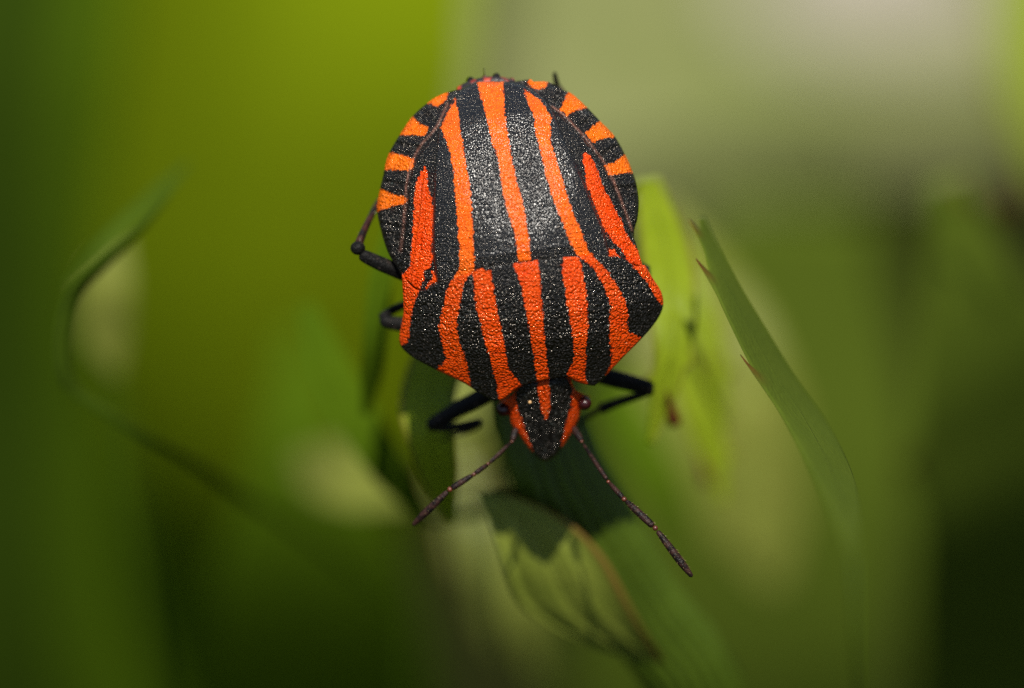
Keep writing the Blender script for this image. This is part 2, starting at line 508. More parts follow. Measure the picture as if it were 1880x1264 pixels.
# ================================================================== LEAVES
def leaf(name, parent, centre, hw, mat, roll=0.0, fold=0.0, n=70, m=17, thick=4.0, teeth=None, curl=0.0, wave=0.0, seed=0, deep=True, label=None, roll_end=None, hwr=None, rim=0.0, tw=0.055):
    """centre: (px, py, z) down the midrib; hw: half widths along it (units); roll: turn of the blade about its midrib (deg).
    teeth: dict(side, at=[(along, length)]) thorn-tipped teeth on a margin.  Solid blade with two faces and a rim."""
    c = np.array(centre, float)
    C = spline(c, n)
    P = loc(C[:, 0], C[:, 1], C[:, 2])
    t = np.linspace(0, 1, n)
    sc_ = (DIST - C[:, 2] / K) / DIST
    L = np.r_[0, np.cumsum(np.linalg.norm(np.diff(P, axis=0), axis=1))]
    hws = np.interp(t, np.linspace(0, 1, len(hw)), hw)
    ker = np.hanning(9); ker /= ker.sum()
    sm = lambda a: np.convolve(np.pad(a, 4, mode='edge'), ker, 'valid')
    hl = sm(hws) / K * sc_
    hr = (sm(np.interp(t, np.linspace(0, 1, len(hwr)), hwr)) / K * sc_) if hwr is not None else hl
    T = np.gradient(P, axis=0)
    T /= np.linalg.norm(T, axis=1)[:, None]
    zax = np.array([0, 0, 1.0])
    S = np.cross(T, zax)
    S /= np.linalg.norm(S, axis=1)[:, None] + 1e-9
    Nn = np.cross(S, T)
    rr = np.radians(np.linspace(roll, roll if roll_end is None else roll_end, n))[:, None]
    S2 = S * np.cos(rr) + Nn * np.sin(rr)
    N2 = Nn * np.cos(rr) - S * np.sin(rr)
    u = np.linspace(-1, 1, m)
    rg = np.random.default_rng(seed + 11)
    V = np.zeros((n, m, 3))
    thorn = np.zeros((n, m))
    wl = hl.copy(); wr = hr.copy()
    if teeth:
        for side, at, ln in teeth:
            # a forward-leaning tooth: long rise, short fall
            w_ = tw
            x = (t - at) / w_
            prof = np.where(x < 0, np.clip(1 + x, 0, 1) ** 2.2, np.clip(1 - x * 3.2, 0, 1) ** 1.3) * ln / K
            if side < 0:
                wl = wl + prof
                thorn[:, 0] = np.maximum(thorn[:, 0], prof * K / ln)
                thorn[:, 1] = np.maximum(thorn[:, 1], prof * K / ln * 0.5)
            else:
                wr = wr + prof
                thorn[:, -1] = np.maximum(thorn[:, -1], prof * K / ln)
                thorn[:, -2] = np.maximum(thorn[:, -2], prof * K / ln * 0.5)
    thorn = np.clip(thorn * 1.6 - 0.5, 0, 1)
    ph = rg.uniform(0, 6.28, 4)
    for k, uu in enumerate(u):
        ww = np.where(uu < 0, wl, wr)
        off = uu * ww
        up = fold * abs(uu) * ww - curl * (uu * uu) * ww
        up = up + rim * ww * max(0.0, (abs(uu) - 0.8) / 0.2) ** 2 * (uu < 0)
        up = up + wave * ww * abs(uu) * np.sin(t * 14 + ph[0] + (0 if uu < 0 else 2.1)) + 0.25 * wave * ww * np.sin(t * 31 + ph[1] + uu * 2)
        V[:, k] = P + S2 * off[:, None] + N2 * up[:, None]
    dt, du = np.gradient(V, axis=0), np.gradient(V, axis=1)
    nn = np.cross(du, dt)
    nn /= np.linalg.norm(nn, axis=2)[..., None] + 1e-12
    h = thick / K / 2 * (0.35 + 0.65 * (1 - u ** 2))[None, :, None] * sc_[:, None, None]
    rib = (1 + 3.0 * np.exp(-(u / 0.07) ** 2))[None, :, None]
    top = (V + nn * h).reshape(-1, 3)
    bot = (V - nn * h * rib).reshape(-1, 3)
    W = np.vstack([top, bot]) @ MROT.T + np.array(FOCUS)
    nm = n * m
    fs = [grid_faces(n, m), grid_faces(n, m, nm, True)]
    idx = np.arange(nm).reshape(n, m)
    loop = np.concatenate([idx[0, :], idx[1:, -1], idx[-1, -2::-1], idx[-2:0:-1, 0]])
    nx = np.roll(loop, -1)
    fs.append(np.stack([nx, loop, loop + nm, nx + nm], 1))
    U_ = np.tile(u, n); V_ = np.repeat(t, m)
    attrs = dict(across=np.r_[U_, U_], along=np.r_[V_, V_], thorn=np.r_[thorn.ravel(), thorn.ravel()])
    if parent is not None:
        W = W - np.array(parent.matrix_world.translation)
    o = mesh_obj(name, W, np.concatenate(fs), mat, parent, attrs)
    if label:
        o['label'] = label
    return o


def drape(name, parent, margin, prof, mat, ends=(0.1, 0.1), n=160, m=60, thick=4.0, teeth=(), tw=0.03, wave=0.0, seed=0, label=None, power=1.6, peak=0.5, ztap=1.0, pleat=0.0, blotch=None):
    """a broad blade given by its near margin; prof = (sideways, depth) of its far margin, the blade curving away between them"""
    C = spline(margin, n)
    t = np.linspace(0, 1, n)
    e0, e1 = ends
    tap = np.where(t < peak, e0 + (1 - e0) * np.sin(np.clip(t / peak, 0, 1) * np.pi / 2), e1 + (1 - e1) * np.sin(np.clip((1 - t) / (1 - peak), 0, 1) * np.pi / 2))
    q = np.linspace(0, 1, m) ** 1.25
    rg = np.random.default_rng(seed + 5)
    p1, p2 = rg.uniform(0, 6.28, 2)
    X = C[:, :1] + prof[0] * q[None] * tap[:, None]
    Y = C[:, 1:2] + 0 * X
    Z = C[:, 2:3] + prof[1] * (q[None] ** power) * (tap * ztap + 1 - ztap)[:, None]
    Z = Z + wave * np.sin(t * 17 + p1)[:, None] * q[None] ** 0.7 + 0.5 * wave * np.sin(t * 37 + p2)[:, None] * q[None] ** 0.5
    Z = Z + pleat * (np.sin(q * 19 + 0.8)[None] * tap[:, None] + 0.5 * np.sin(q * 41)[None] * tap[:, None])
    thorn = np.zeros((n, m))
    if blotch:
        bx, by, b1, b2 = blotch
        thorn = np.exp(-((X - bx) / b1) ** 2 - ((Y - by) / b2) ** 2)
    sg = -np.sign(prof[0])
    for at, ln, lift in teeth:
        x = (t - at) / tw
        pr = np.where(x < 0, np.clip(1 + x, 0, 1) ** 2.0, np.clip(1 - x * 2.6, 0, 1) ** 1.3)
        fall = np.exp(-(q / 0.05))
        X = X + sg * ln * (pr[:, None] * fall[None])
        Y = Y + lift * (pr[:, None] * fall[None])
        thorn = np.maximum(thorn, np.clip(pr[:, None] * 1.7 - 0.45, 0, 1) * fall[None] ** 0.6)
    P = loc(X, Y, Z)
    dt, dq = np.gradient(P, axis=0), np.gradient(P, axis=1)
    nn = np.cross(dq, dt)
    nn /= np.linalg.norm(nn, axis=2)[..., None] + 1e-12
    nn *= np.sign(nn[n // 2, 2, 2] or 1)
    h = thick / K / 2 * np.clip(q / 0.05, 0.35, 1)[None, :, None]
    V = np.concatenate([(P + nn * h).reshape(-1, 3), (P - nn * h).reshape(-1, 3)])
    W = V @ MROT.T + np.array(FOCUS)
    nm = n * m
    flip = bool(prof[0] > 0)
    idx = np.arange(nm).reshape(n, m)
    loop = np.concatenate([idx[0, :], idx[1:, -1], idx[-1, -2::-1], idx[-2:0:-1, 0]])
    nx = np.roll(loop, -1)
    rimf = np.stack([nx, loop, loop + nm, nx + nm], 1)
    fs = np.concatenate([grid_faces(n, m), grid_faces(n, m, nm, True), rimf])
    ac = np.tile(q * 2 - 1, n)
    al = np.repeat(t, m)
    W = W - np.array(parent.matrix_world.translation)
    o = mesh_obj(name, W, fs, mat, parent, dict(across=np.r_[ac, ac], along=np.r_[al, al], thorn=np.r_[thorn.ravel(), thorn.ravel()]))
    if label:
        o['label'] = label
    return o


def world_tube(name, parent, pts, radii, mat, seg=14, n=50, ribs=0, rib_h=0.1):
    """pts in world centimetres"""
    c = spline(np.column_stack([np.asarray(pts, float), np.asarray(radii, float)]), n)
    P, rad = c[:, :3], c[:, 3]
    T = np.gradient(P, axis=0); T /= np.linalg.norm(T, axis=1)[:, None]
    ref = np.array([1.0, 0.02, 0.03])
    A = ref - T * (T @ ref)[:, None]; A /= np.linalg.norm(A, axis=1)[:, None]
    Bv = np.cross(T, A)
    a = np.linspace(0, 2 * np.pi, seg, endpoint=False)
    rr = 1 + (rib_h * np.abs(np.cos(a * ribs / 2)) - rib_h / 2 if ribs else 0 * a)
    V = P[:, None] + (A[:, None] * np.cos(a)[None, :, None] + Bv[:, None] * np.sin(a)[None, :, None]) * (rad[:, None] * rr[None])[..., None]
    V = V.reshape(-1, 3)
    if parent is not None:
        V = V - np.array(parent.matrix_world.translation)
    fs = ring_faces(n, seg).tolist() + [list(range(seg))[::-1], list(range((n - 1) * seg, n * seg))]
    al = np.repeat(np.linspace(0, 1, n), seg)
    ac = np.tile(np.abs(np.cos(a * ribs / 2)) if ribs else np.cos(a), n)
    return mesh_obj(name, V, fs, mat, parent, dict(along=al, across=ac, thorn=al * 0))


# materials of the plants
L_LIME = leaf_mat('lime_leaf', (0.160, 0.215, 0.006), (0.195, 0.255, 0.010), 0.30, margin=(0.13, 0.09, 0.02), mwidth=0.25, spec=0.1)
L_PALE = leaf_mat('pale_leaf', (0.105, 0.125, 0.020), (0.145, 0.165, 0.030), 0.25, margin=(0.16, 0.055, 0.012), mwidth=0.2, spec=0.25, vein=5.0)
L_EDGE = leaf_mat('brown_edged_leaf', (0.100, 0.128, 0.012), (0.150, 0.175, 0.022), 0.3, vein=0.0, spec=0.15, lines=3.0, near=(0.13, 0.040, 0.010))
L_SIDE = leaf_mat('thorny_leaf', (0.054, 0.082, 0.004), (0.066, 0.094, 0.005), 0.25, rough=0.75, tip=(0.10, 0.03, 0.008), vein=0.0, spec=0.08)
L_SOFT = leaf_mat('soft_leaf', (0.110, 0.130, 0.018), (0.135, 0.150, 0.022), 0.25, vein=0.0, spec=0.1)
L_MID = leaf_mat('mid_leaf', (0.036, 0.068, 0.0003), (0.046, 0.082, 0.0003), 0.25, spec=0.0, rough=0.8, vein=0.0)
L_LEFT = leaf_mat('curled_leaf', (0.028, 0.052, 0.0006), (0.038, 0.066, 0.0010), 0.2, spec=0.03, rough=0.7, tip=(0.060, 0.082, 0.009), vein=0.0)
L_OLIVE = leaf_mat('olive_leaf', (0.048, 0.074, 0.0035), (0.058, 0.084, 0.0045), 0.25, rough=0.8, tip=(0.10, 0.03, 0.008), vein=0.0, spec=0.05)
L_DARK = leaf_mat('dark_leaf', (0.017, 0.036, 0.0003), (0.022, 0.042, 0.0003), 0.25, rough=0.8, vein=0.0, spec=0.0)
L_YEL = leaf_mat('yellow_green_leaf', (0.108, 0.150, 0.0002), (0.120, 0.162, 0.0002), 0.25, rough=0.8, spec=0.0, vein=0.0)
L_STEM = leaf_mat('ribbed_stem', (0.030, 0.052, 0.001), (0.044, 0.072, 0.002), 0.05, vein=0.0, spec=0.2, groove=True)

# ---- the spiny plant that carries the insect
base = wpt(1330, 1500, -1500)
foot = np.array([base[0] + 0.5, base[1] + 1.5, 0.0])
plant = empty('spiny_plant', foot, 'spiny green plant with red-thorned leaves on a ribbed stem under the striped insect', 'plant')
stem_px = [(925, 330, -700), (955, 560, -610), (985, 760, -580), (1030, 880, -620), (1105, 1000, -690), (1195, 1150, -800), (1300, 1340, -990)]
stem_pts = [wpt(*p) for p in stem_px]
d_ = stem_pts[-1] - stem_pts[-2]
stem_pts.append(stem_pts[-1] + np.array([0.30, 0.5, -2.2]))
stem_pts.append(foot + np.array([0, 0, 9]))
stem_pts.append(foot + np.array([0, 0, -0.6]))
world_tube('stem', plant, stem_pts, [0.04, 0.10, 0.118, 0.122, 0.12, 0.115, 0.12, 0.13, 0.16, 0.2], L_STEM, seg=72, n=150, ribs=18, rib_h=0.22)
# bright lobes on the right, thorns at their notches
leaf('leaf', plant, [(1190, 330, -760), (1225, 480, -600), (1235, 640, -520), (1195, 815, -560)], [20, 42, 50, 44, 26, 6], L_LIME, roll=8, seed=1,
     teeth=[(1, 0.55, 26), (1, 0.8, 22), (-1, 0.72, 18)], wave=0.06)
leaf('leaf', plant, [(1225, 440, -1280), (1262, 600, -1190), (1292, 760, -1170), (1330, 925, -1200)], [14, 36, 46, 46, 30, 6], L_LIME, roll=-6, seed=2,
     teeth=[(-1, 0.55, 34), (-1, 0.84, 26), (1, 0.45, 26)], wave=0.06)
leaf('leaf', plant, [(1262, 430, -1500), (1310, 620, -1420), (1352, 800, -1400), (1400, 1010, -1450)], [14, 44, 64, 62, 40, 6], L_SOFT, roll=-10, seed=3,
     teeth=[(-1, 0.62, 26), (-1, 0.84, 26)], wave=0.05)
leaf('leaf', plant, [(1200, 380, -3500), (1260, 560, -3300), (1340, 800, -3250), (1430, 1080, -3400)], [15, 80, 130, 140, 110, 15], L_SOFT, roll=0, seed=14, wave=0.05)
leaf('leaf', plant, [(1205, 360, -1250), (1255, 500, -1160), (1300, 630, -1130), (1335, 775, -1150)], [10, 34, 40, 36, 22, 5], L_LIME, roll=4, seed=21, wave=0.06, teeth=[(1, 0.6, 26), (-1, 0.8, 24)])
leaf('leaf', plant, [(1110, 660, -3000), (1165, 790, -2900), (1225, 890, -2900), (1300, 1010, -3000)], [12, 40, 50, 44, 24, 5], L_MID, roll=4, seed=22, wave=0.05, teeth=[(1, 0.6, 26), (1, 0.8, 24)])
# the thorn-edged leaf at the right
drape('leaf', plant, [(1565, 1030, 800), (1535, 965, 560), (1490, 870, 250), (1438, 770, 30), (1388, 690, -20), (1345, 605, -40), (1312, 530, -110), (1290, 455, -220), (1282, 400, -330)],
      (76, -300), L_SIDE, ends=(0.02, 0.12), power=1.3, seed=4, teeth=[(0.665, 34, -46), (0.835, 32, -42), (0.945, 24, -34)], tw=0.045, wave=14,
      label='olive leaf with brown thorns along its left margin')
# red thorns at the notches between the lobes
M_THORN = plain_mat('red_thorn', (0.085, 0.016, 0.006), (0.05, 0.012, 0.005), 20, 0.4)


def thorn(parent, p, q, r):
    a, b = wpt(*p), wpt(*q)
    d = (DIST - p[2] / K) / DIST
    return world_tube('thorn', parent, [a, a * 0.55 + b * 0.45, b], [r / K * d, r / K * d * 0.6, r / K * d * 0.06], M_THORN, seg=10, n=14)


thorn(plant, (1238, 775, -560), (1223, 715, -500), 13)
thorn(plant, (1300, 885, -1200), (1282, 828, -1170), 12)
thorn(plant, (1314, 700, -1150), (1300, 645, -1120), 11)
thorn(plant, (1280, 600, -1170), (1266, 545, -1130), 11)
# below the head
drape('leaf', plant, [(905, 905, -520), (960, 918, -505), (1030, 950, -492), (1080, 990, -492), (1117, 1035, -505), (1150, 1095, -540), (1182, 1155, -600), (1218, 1215, -690)],
      (-205, -30), L_EDGE, ends=(0.15, 0.2), power=1.5, pleat=4.5, seed=5, wave=2, n=120, m=50, peak=0.62,
      label='pale leaf with an orange brown margin below the head')
leaf('leaf', plant, [(800, 780, -2650), (840, 910, -2600), (885, 1040, -2600), (930, 1200, -2750)], [10, 40, 52, 46, 20], L_PALE, roll=-4, seed=6, wave=0.03, curl=0.1)
leaf('leaf', plant, [(890, 880, -2650), (930, 1000, -2600), (965, 1120, -2600), (1000, 1260, -2750)], [8, 26, 36, 30, 10], L_SOFT, roll=-4, seed=7, wave=0.03)
leaf('leaf', plant, [(880, 600, -2700), (850, 720, -2620), (848, 800, -2610), (858, 890, -2640)], [30, 46, 48, 40, 14], L_SOFT, roll=-10, seed=8)
leaf('leaf', plant, [(720, 400, -560), (698, 520, -560), (688, 640, -600), (672, 760, -720)], [10, 22, 24, 20, 8], L_MID, roll=10, seed=9)
leaf('leaf', plant, [(860, 560, -640), (792, 700, -520), (790, 800, -455), (830, 960, -620)], [30, 50, 52, 36, 8], L_LIME, roll=-8, seed=10)
leaf('leaf', plant, [(560, 560, -1100), (620, 700, -1020), (700, 840, -1000), (790, 960, -1100)], [16, 36, 40, 34, 10], L_MID, roll=-12, seed=12, wave=0.03)
leaf('leaf', plant, [(540, 840, -2400), (610, 868, -2150), (680, 892, -2050), (755, 925, -1950)], [10, 46, 62, 56, 8], L_SOFT, roll=10, seed=13, wave=0.05)


# leaf stalks back to the stem
def petiole(base, at, r=0.012):
    a, b = wpt(*base), wpt(*at)
    m = a * 0.5 + b * 0.5 + np.array([0.0, 0.12, -0.10])
    world_tube('petiole', plant, [a, m, b], [r * 0.8, r, r * 1.4], L_STEM, seg=10, n=30)


for b_, a_ in [((1190, 332, -760), (935, 420, -670)), ((1225, 442, -1280), (940, 470, -650)), ((1262, 432, -1500), (945, 500, -630)),
               ((1200, 382, -3500), (945, 520, -640)), ((1205, 362, -1250), (938, 440, -660)), ((1110, 662, -3000), (985, 740, -590)),
               ((906, 906, -522), (1020, 890, -600)), ((800, 782, -2650), (985, 770, -590)),
               ((890, 882, -2650), (1005, 820, -600)), ((880, 602, -2700), (965, 640, -600)), ((720, 402, -560), (930, 380, -690)),
               ((860, 562, -640), (955, 600, -610)), ((790, 958, -1100), (1040, 900, -640)), ((754, 925, -1950), (1040, 905, -640))]:
    petiole(b_, a_)
a_, b_ = wpt(1566, 1032, 800), stem_pts[-2]
world_tube('petiole', plant, [a_, a_ * 0.75 + b_ * 0.25 + np.array([0.25, -0.1, -0.5]), b_], [0.006, 0.008, 0.02], L_STEM, seg=10, n=40)


# ---- plants behind, each rooted in the ground
def back_plant(name, label, cat, leaves, mat, root_at=None, group=None):
    """each leaf starts at its stalk; root_at: the spot where the stalk goes into the ground"""
    p = wpt(*leaves[0][0][0])
    r = np.array([p[0], p[1] + 2.0]) if root_at is None else np.array(root_at[:2])
    root = empty(name, (r[0], r[1], 0), label, cat, group)
    r0 = np.array([r[0], r[1], 0.0])
    for k, (c, hw, kw) in enumerate(leaves):
        kw = dict(kw)
        mt = kw.pop('mat', mat)
        base_at = kw.pop('base', None)
        if isinstance(hw, tuple):
            drape('leaf', root, c, hw, mt, seed=40 + k + len(name), **kw)
        else:
            leaf('leaf', root, c, hw, mt, seed=40 + k + len(name), **kw)
        if base_at == 'none':
            continue
        a = wpt(*(base_at or c[0]))
        a1 = wpt(*c[1])
        mid = a * 0.6 + r0 * 0.4 + ((a - a1) * 0.15 if base_at is None else 0)
        world_tube('stalk', root, [a * 0.97 + a1 * 0.03 if base_at is None else a, mid, r0 + np.array([0, 0, -0.5])], [0.012, 0.03, 0.07], L_DARK, n=24, seg=12)
    return root


back_plant('broad_leaf_plant', 'sunlit yellow green broad leaf filling the upper left behind the insect', 'plant', [
    ([(720, 1080, -5900), (785, 900, -5420), (815, 650, -5020), (835, 420, -4740), (858, 180, -4530), (872, -60, -4470), (880, -350, -4550), (860, -640, -4700)], (-660, -1060),
     dict(ends=(0.5, 0.9), power=3.2, base=(600, 1060, -6050), n=120, m=60)),
    ([(640, 1700, -5000), (610, 1400, -4200), (580, 1100, -3530), (560, 850, -3250), (540, 600, -3250)], [90, 170, 220, 190, 20], dict(roll=6, mat=L_MID)),
], L_YEL)
back_plant('side_leaf_plant', 'mid green leaf beside the yellow green one, near the left edge', 'plant', [
    ([(330, 1900, -8600), (325, 1300, -7500), (320, 800, -6800), (310, 300, -6250), (305, 0, -6060), (300, -500, -6000)], [60, 160, 220, 235, 230, 120], dict(roll=8)),
], L_MID)
back_plant('dark_leaf_plant', 'dark green leaf dim at the far left of the view', 'plant', [
    ([(-30, 1800, -9800), (-10, 1200, -8600), (10, 700, -7950), (20, 300, -7500), (30, 0, -7300), (30, -500, -7200)], [80, 220, 270, 280, 240, 120], dict(roll=0)),
], L_DARK)
back_plant('curved_blade_plant', 'thin green blade curving in a C shape round a pale leaf at the far left', 'plant', [
    ([(760, 1120, -3400), (600, 1010, -2300), (450, 920, -1500), (345, 852, -1080), (270, 812, -870), (195, 766, -720), (125, 718, -620), (104, 680, -580), (103, 610, -560), (122, 540, -560), (180, 482, -570), (250, 420, -610), (325, 338, -700)], (34, -50),
     dict(ends=(0.05, 0.03), power=1.2, n=220, m=24, peak=0.86, wave=2, base=(765, 1122, -3420))),
    ([(345, 300, -1000), (270, 375, -880), (190, 450, -820), (120, 530, -840)], [4, 15, 18, 15, 4], dict(roll=-15, n=60, m=9, base='none')),
    ([(215, 690, -2000), (195, 610, -1950), (195, 530, -1900), (225, 430, -1900)], [6, 40, 52, 44, 6], dict(roll=0, n=60, m=13, mat=L_SOFT, base=(215, 690, -2000))),
], L_LEFT)
back_plant('olive_leaf_plant', 'dull olive leaf with red teeth at the right edge of the view', 'plant', [
    ([(1960, 1500, -4900), (1900, 1000, -3250), (1840, 760, -2700), (1790, 570, -2450), (1740, 330, -2300)], [160, 240, 280, 250, 190, 30],
     dict(roll=-8, teeth=[(-1, 0.8, 50), (1, 0.76, 110)])),
], L_OLIVE)
op = bpy.data.objects['olive_leaf_plant']
thorn(op, (1778, 372, -2150), (1744, 318, -2080), 9)
thorn(op, (1852, 392, -2150), (1836, 328, -2080), 13)
back_plant('tall_blade_plant', 'bright yellow green blade at the upper right edge', 'plant', [
    ([(1950, 330, -5200), (1945, 120, -5200), (1935, -300, -5300)], [30, 125, 130, 100], dict(roll=0)),
], L_LIME)
back_plant('low_leaf_plant', 'low olive leaf dim behind the lower right of the insect', 'plant', [
    ([(1330, 2000, -8600), (1330, 1600, -7700), (1345, 1300, -7050), (1370, 1100, -6750), (1400, 900, -6560), (1430, 700, -6450), (1450, 380, -6300)], [120, 270, 330, 310, 300, 290, 150], dict(roll=0)),
], L_OLIVE)

# ================================================================== THE INSECT
TH = math.radians(8.0)
ST, CT = math.sin(TH), math.cos(TH)
_ms = np.array([-370, -300, -220, -100, -40, 0, 120, 331.0])
_mm = np.array([-10.6, -4, 4.5, 6, 3, 0, -2, -13.0])


def to_ws(P):
    dx, up = P[:, 0] - 962, 478 - P[:, 1]
    s = -ST * dx + CT * up
    return CT * dx + ST * up - np.interp(s, _ms, _mm), s


def from_ws(w, s):
    w = w + np.interp(s, _ms, _mm)
    dx = CT * w - ST * s
    up = ST * w + CT * s
    return np.stack([962 + dx, 478 - up], -1)


_hs = np.linspace(-420, 380, 401)
_hp = np.interp(_hs, [-420, -370, -300, -235, -175, -110, -50, 0, 60, 120, 200, 270, 331, 380],
                [-250, -205, -155, -108, -58, -17, -1, 2, 3, -2, -26, -66, -122, -180])
_k = np.hanning(31); _k /= _k.sum()
_hp = np.convolve(np.pad(_hp, 15, mode='edge'), _k, 'valid')


def dome(P):
    w, s = to_ws(P)
    z = np.interp(s, _hs, _hp) - 112 * (np.abs(w) / 250) ** 2.3
    # the front of the pronotum drops between two low swellings
    z = z + 5 * np.exp(-((np.abs(w) - 85) / 45) ** 2 - ((s + 170) / 38) ** 2)
    return z


def rnd(d, r):
    x = np.clip(1 - np.clip(d, 0, r) / r, 0, 1)
    return r * (1 - np.sqrt(np.clip(1 - x * x, 0, 1)))


PAT = {}
PAT['scut'] = [
    [(876, 150), (885, 185), (892, 210), (898, 236), (904, 260), (914, 290), (920, 330), (925, 363), (934, 395), (941, 414), (947, 440), (952, 482),
     (975, 482), (973, 450), (967, 414), (962, 385), (958, 363), (949, 338), (939, 287), (930, 236), (926, 200), (924, 150)],
    [(836, 182), (822, 205), (809, 236), (820, 261), (828, 287), (834, 338), (838, 389), (842, 430), (844, 476), (843, 495), (834, 509), (820, 535), (850, 530),
     (861, 506), (873, 493), (871, 476), (869, 450), (868, 415), (866, 389), (863, 338), (853, 287), (849, 261), (844, 236), (841, 205)],
    [(962, 166), (972, 193), (981, 219), (983, 244), (990, 267), (997, 300), (1003, 325), (1014, 363), (1024, 391), (1033, 408), (1041, 430), (1050, 450), (1058, 470),
     (1075, 485), (1095, 476), (1078, 458), (1069, 430), (1058, 405), (1054, 396), (1046, 373), (1036, 343), (1028, 312), (1020, 287), (1012, 262), (1010, 232), (1014, 218), (1003, 199), (988, 181), (967, 167)],
]
PAT['pro'] = [
    [(943, 484), (950, 505), (958, 526), (963, 555), (967, 577), (972, 605), (976, 628), (980, 655), (983, 678), (988, 705), (1009, 705), (1006, 678), (1003, 650), (1000, 628), (998, 600), (997, 577), (995, 550), (993, 526), (990, 500), (987, 478)],
    [(842, 495), (834, 509), (823, 526), (816, 551), (811, 577), (805, 602), (811, 628), (814, 646), (820, 658), (812, 668), (800, 680), (830, 700), (850, 715), (869, 722), (863, 703), (859, 678), (853, 653), (843, 628), (838, 602), (842, 577), (845, 551), (849, 526), (858, 510), (873, 494), (860, 490)],
    [(869, 500), (869, 526), (873, 551), (877, 577), (884, 602), (890, 628), (898, 653), (904, 678), (912, 703), (917, 740), (935, 735), (958, 708), (944, 692), (934, 675), (929, 657), (925, 628), (920, 602), (914, 577), (910, 551), (905, 522), (901, 497), (885, 494)],
    [(1055, 462), (1064, 473), (1082, 484), (1095, 501), (1107, 522), (1116, 544), (1122, 565), (1119, 585), (1119, 610), (1120, 628), (1122, 653), (1122, 668), (1112, 690), (1135, 680), (1180, 625), (1173, 620), (1154, 610), (1152, 597), (1153, 577), (1149, 557), (1140, 537), (1129, 519), (1120, 504), (1107, 489), (1095, 476), (1082, 466)],
    [(1036, 472), (1031, 491), (1035, 516), (1039, 542), (1043, 565), (1047, 592), (1050, 615), (1054, 640), (1054, 658), (1047, 676), (1040, 690), (1052, 700), (1062, 710), (1078, 712), (1074, 678), (1076, 653), (1077, 628), (1080, 607), (1078, 582), (1078, 557), (1076, 532), (1071, 509), (1067, 486), (1062, 471)],
    [(753, 482), (745, 501), (725, 509), (725, 640), (740, 634), (748, 628), (753, 610), (755, 582), (759, 560), (767, 539), (773, 524), (780, 509), (778, 482)],
    [(1145, 468), (1158, 484), (1173, 501), (1186, 517), (1195, 532), (1200, 544), (1209, 554), (1217, 561), (1230, 556), (1215, 520), (1180, 460)],
    [(793, 497), (804, 515), (792, 522), (779, 534), (784, 524), (795, 511)],
    [(1117, 457), (1128, 459), (1137, 472), (1122, 470), (1115, 467)],
]
PAT['corL'] = [
    [(780, 306), (772, 318), (764, 338), (760, 363), (759, 413), (757, 438), (754, 468), (753, 489), (745, 501), (725, 509), (725, 590), (760, 570), (773, 524), (779, 509), (778, 496), (788, 494), (795, 476), (792, 450), (794, 430), (795, 388), (792, 363), (785, 338), (783, 312)],
    [(793, 497), (804, 515), (792, 522), (779, 534), (784, 524), (795, 511)],
]
PAT['corR'] = [
    [(1072, 279), (1070, 287), (1074, 312), (1077, 338), (1087, 363), (1097, 391), (1103, 405), (1114, 430), (1128, 446), (1140, 456), (1145, 468), (1158, 484), (1173, 501), (1190, 520), (1215, 520), (1180, 460), (1166, 454), (1148, 427), (1138, 401), (1125, 376), (1112, 350), (1100, 325), (1092, 302), (1082, 285)],
    [(1117, 457), (1128, 459), (1137, 472), (1122, 470), (1115, 467)],
]
PAT['body'] = [
    [(780, 187), (797, 168), (812, 160), (824, 166), (818, 186), (804, 196)],
    [(758, 214), (772, 229), (785, 234), (782, 249), (769, 249), (725, 248), (740, 220)],
    [(706, 278), (734, 285), (759, 290), (758, 308), (749, 314), (721, 311), (695, 313)],
    [(690, 345), (721, 357), (742, 361), (747, 363), (745, 373), (721, 378), (682, 393)],
    [(969, 152), (978, 140), (1010, 142), (1001, 161), (987, 166), (975, 160)],
    [(1046, 165), (1062, 176), (1085, 190), (1072, 199), (1052, 206), (1041, 214), (1029, 201)],
    [(1107, 216), (1124, 230), (1138, 249), (1102, 256), (1090, 264), (1074, 244)],
    [(1149, 282), (1165, 300), (1175, 317), (1140, 319), (1118, 321), (1109, 305), (1128, 299)],
]
PAT['head'] = [
    [(986, 690), (987, 701), (988, 727), (992, 744), (998, 762), (1002, 771), (1007, 762), (1010, 744), (1011, 727), (1008, 701), (1006, 690)],
    [(950, 705), (948, 722), (948, 744), (957, 769), (965, 791), (973, 814), (978, 828), (970, 835), (925, 800), (900, 760), (900, 720), (940, 708)],
    [(1040, 690), (1046, 705), (1051, 717), (1051, 727), (1047, 751), (1040, 779), (1035, 800), (1030, 816), (1034, 828), (1080, 790), (1100, 745), (1090, 715), (1056, 690)],
]


def stripe(P, key):
    d = np.full(len(P), -60.0)
    for poly in PAT[key]:
        d = np.maximum(d, sdist(P, poly))
    return np.clip(d, -60, 60)


base_b = wpt(985, 520, -440)
bug = empty('shield_bug', base_b, 'orange and black striped shield bug sitting head down on the spiny plant', 'insect', rot=ROT)
BOFF = loc(985, 520, -440)


def bug_mesh(name, V, faces, mat, parent=None, attrs=None):
    """V in camera-aligned cm about FOCUS"""
    return mesh_obj(name, V - BOFF, faces, mat, parent or bug, attrs)


def coons(rear, front, left, right, n, m):
    """rear/front run left to right, left/right run rear to front"""
    A, Bq = spline(rear, m), spline(front, m)
    Lq, Rq = spline(left, n), spline(right, n)
    v = np.linspace(0, 1, n)[:, None, None]
    u = np.linspace(0, 1, m)[None, :, None]
    G = (1 - v) * A[None] + v * Bq[None] + (1 - u) * Lq[:, None] + u * Rq[:, None] \
        - ((1 - u) * (1 - v) * A[0] + u * (1 - v) * A[-1] + (1 - u) * v * Bq[0] + u * v * Bq[-1])
    return G


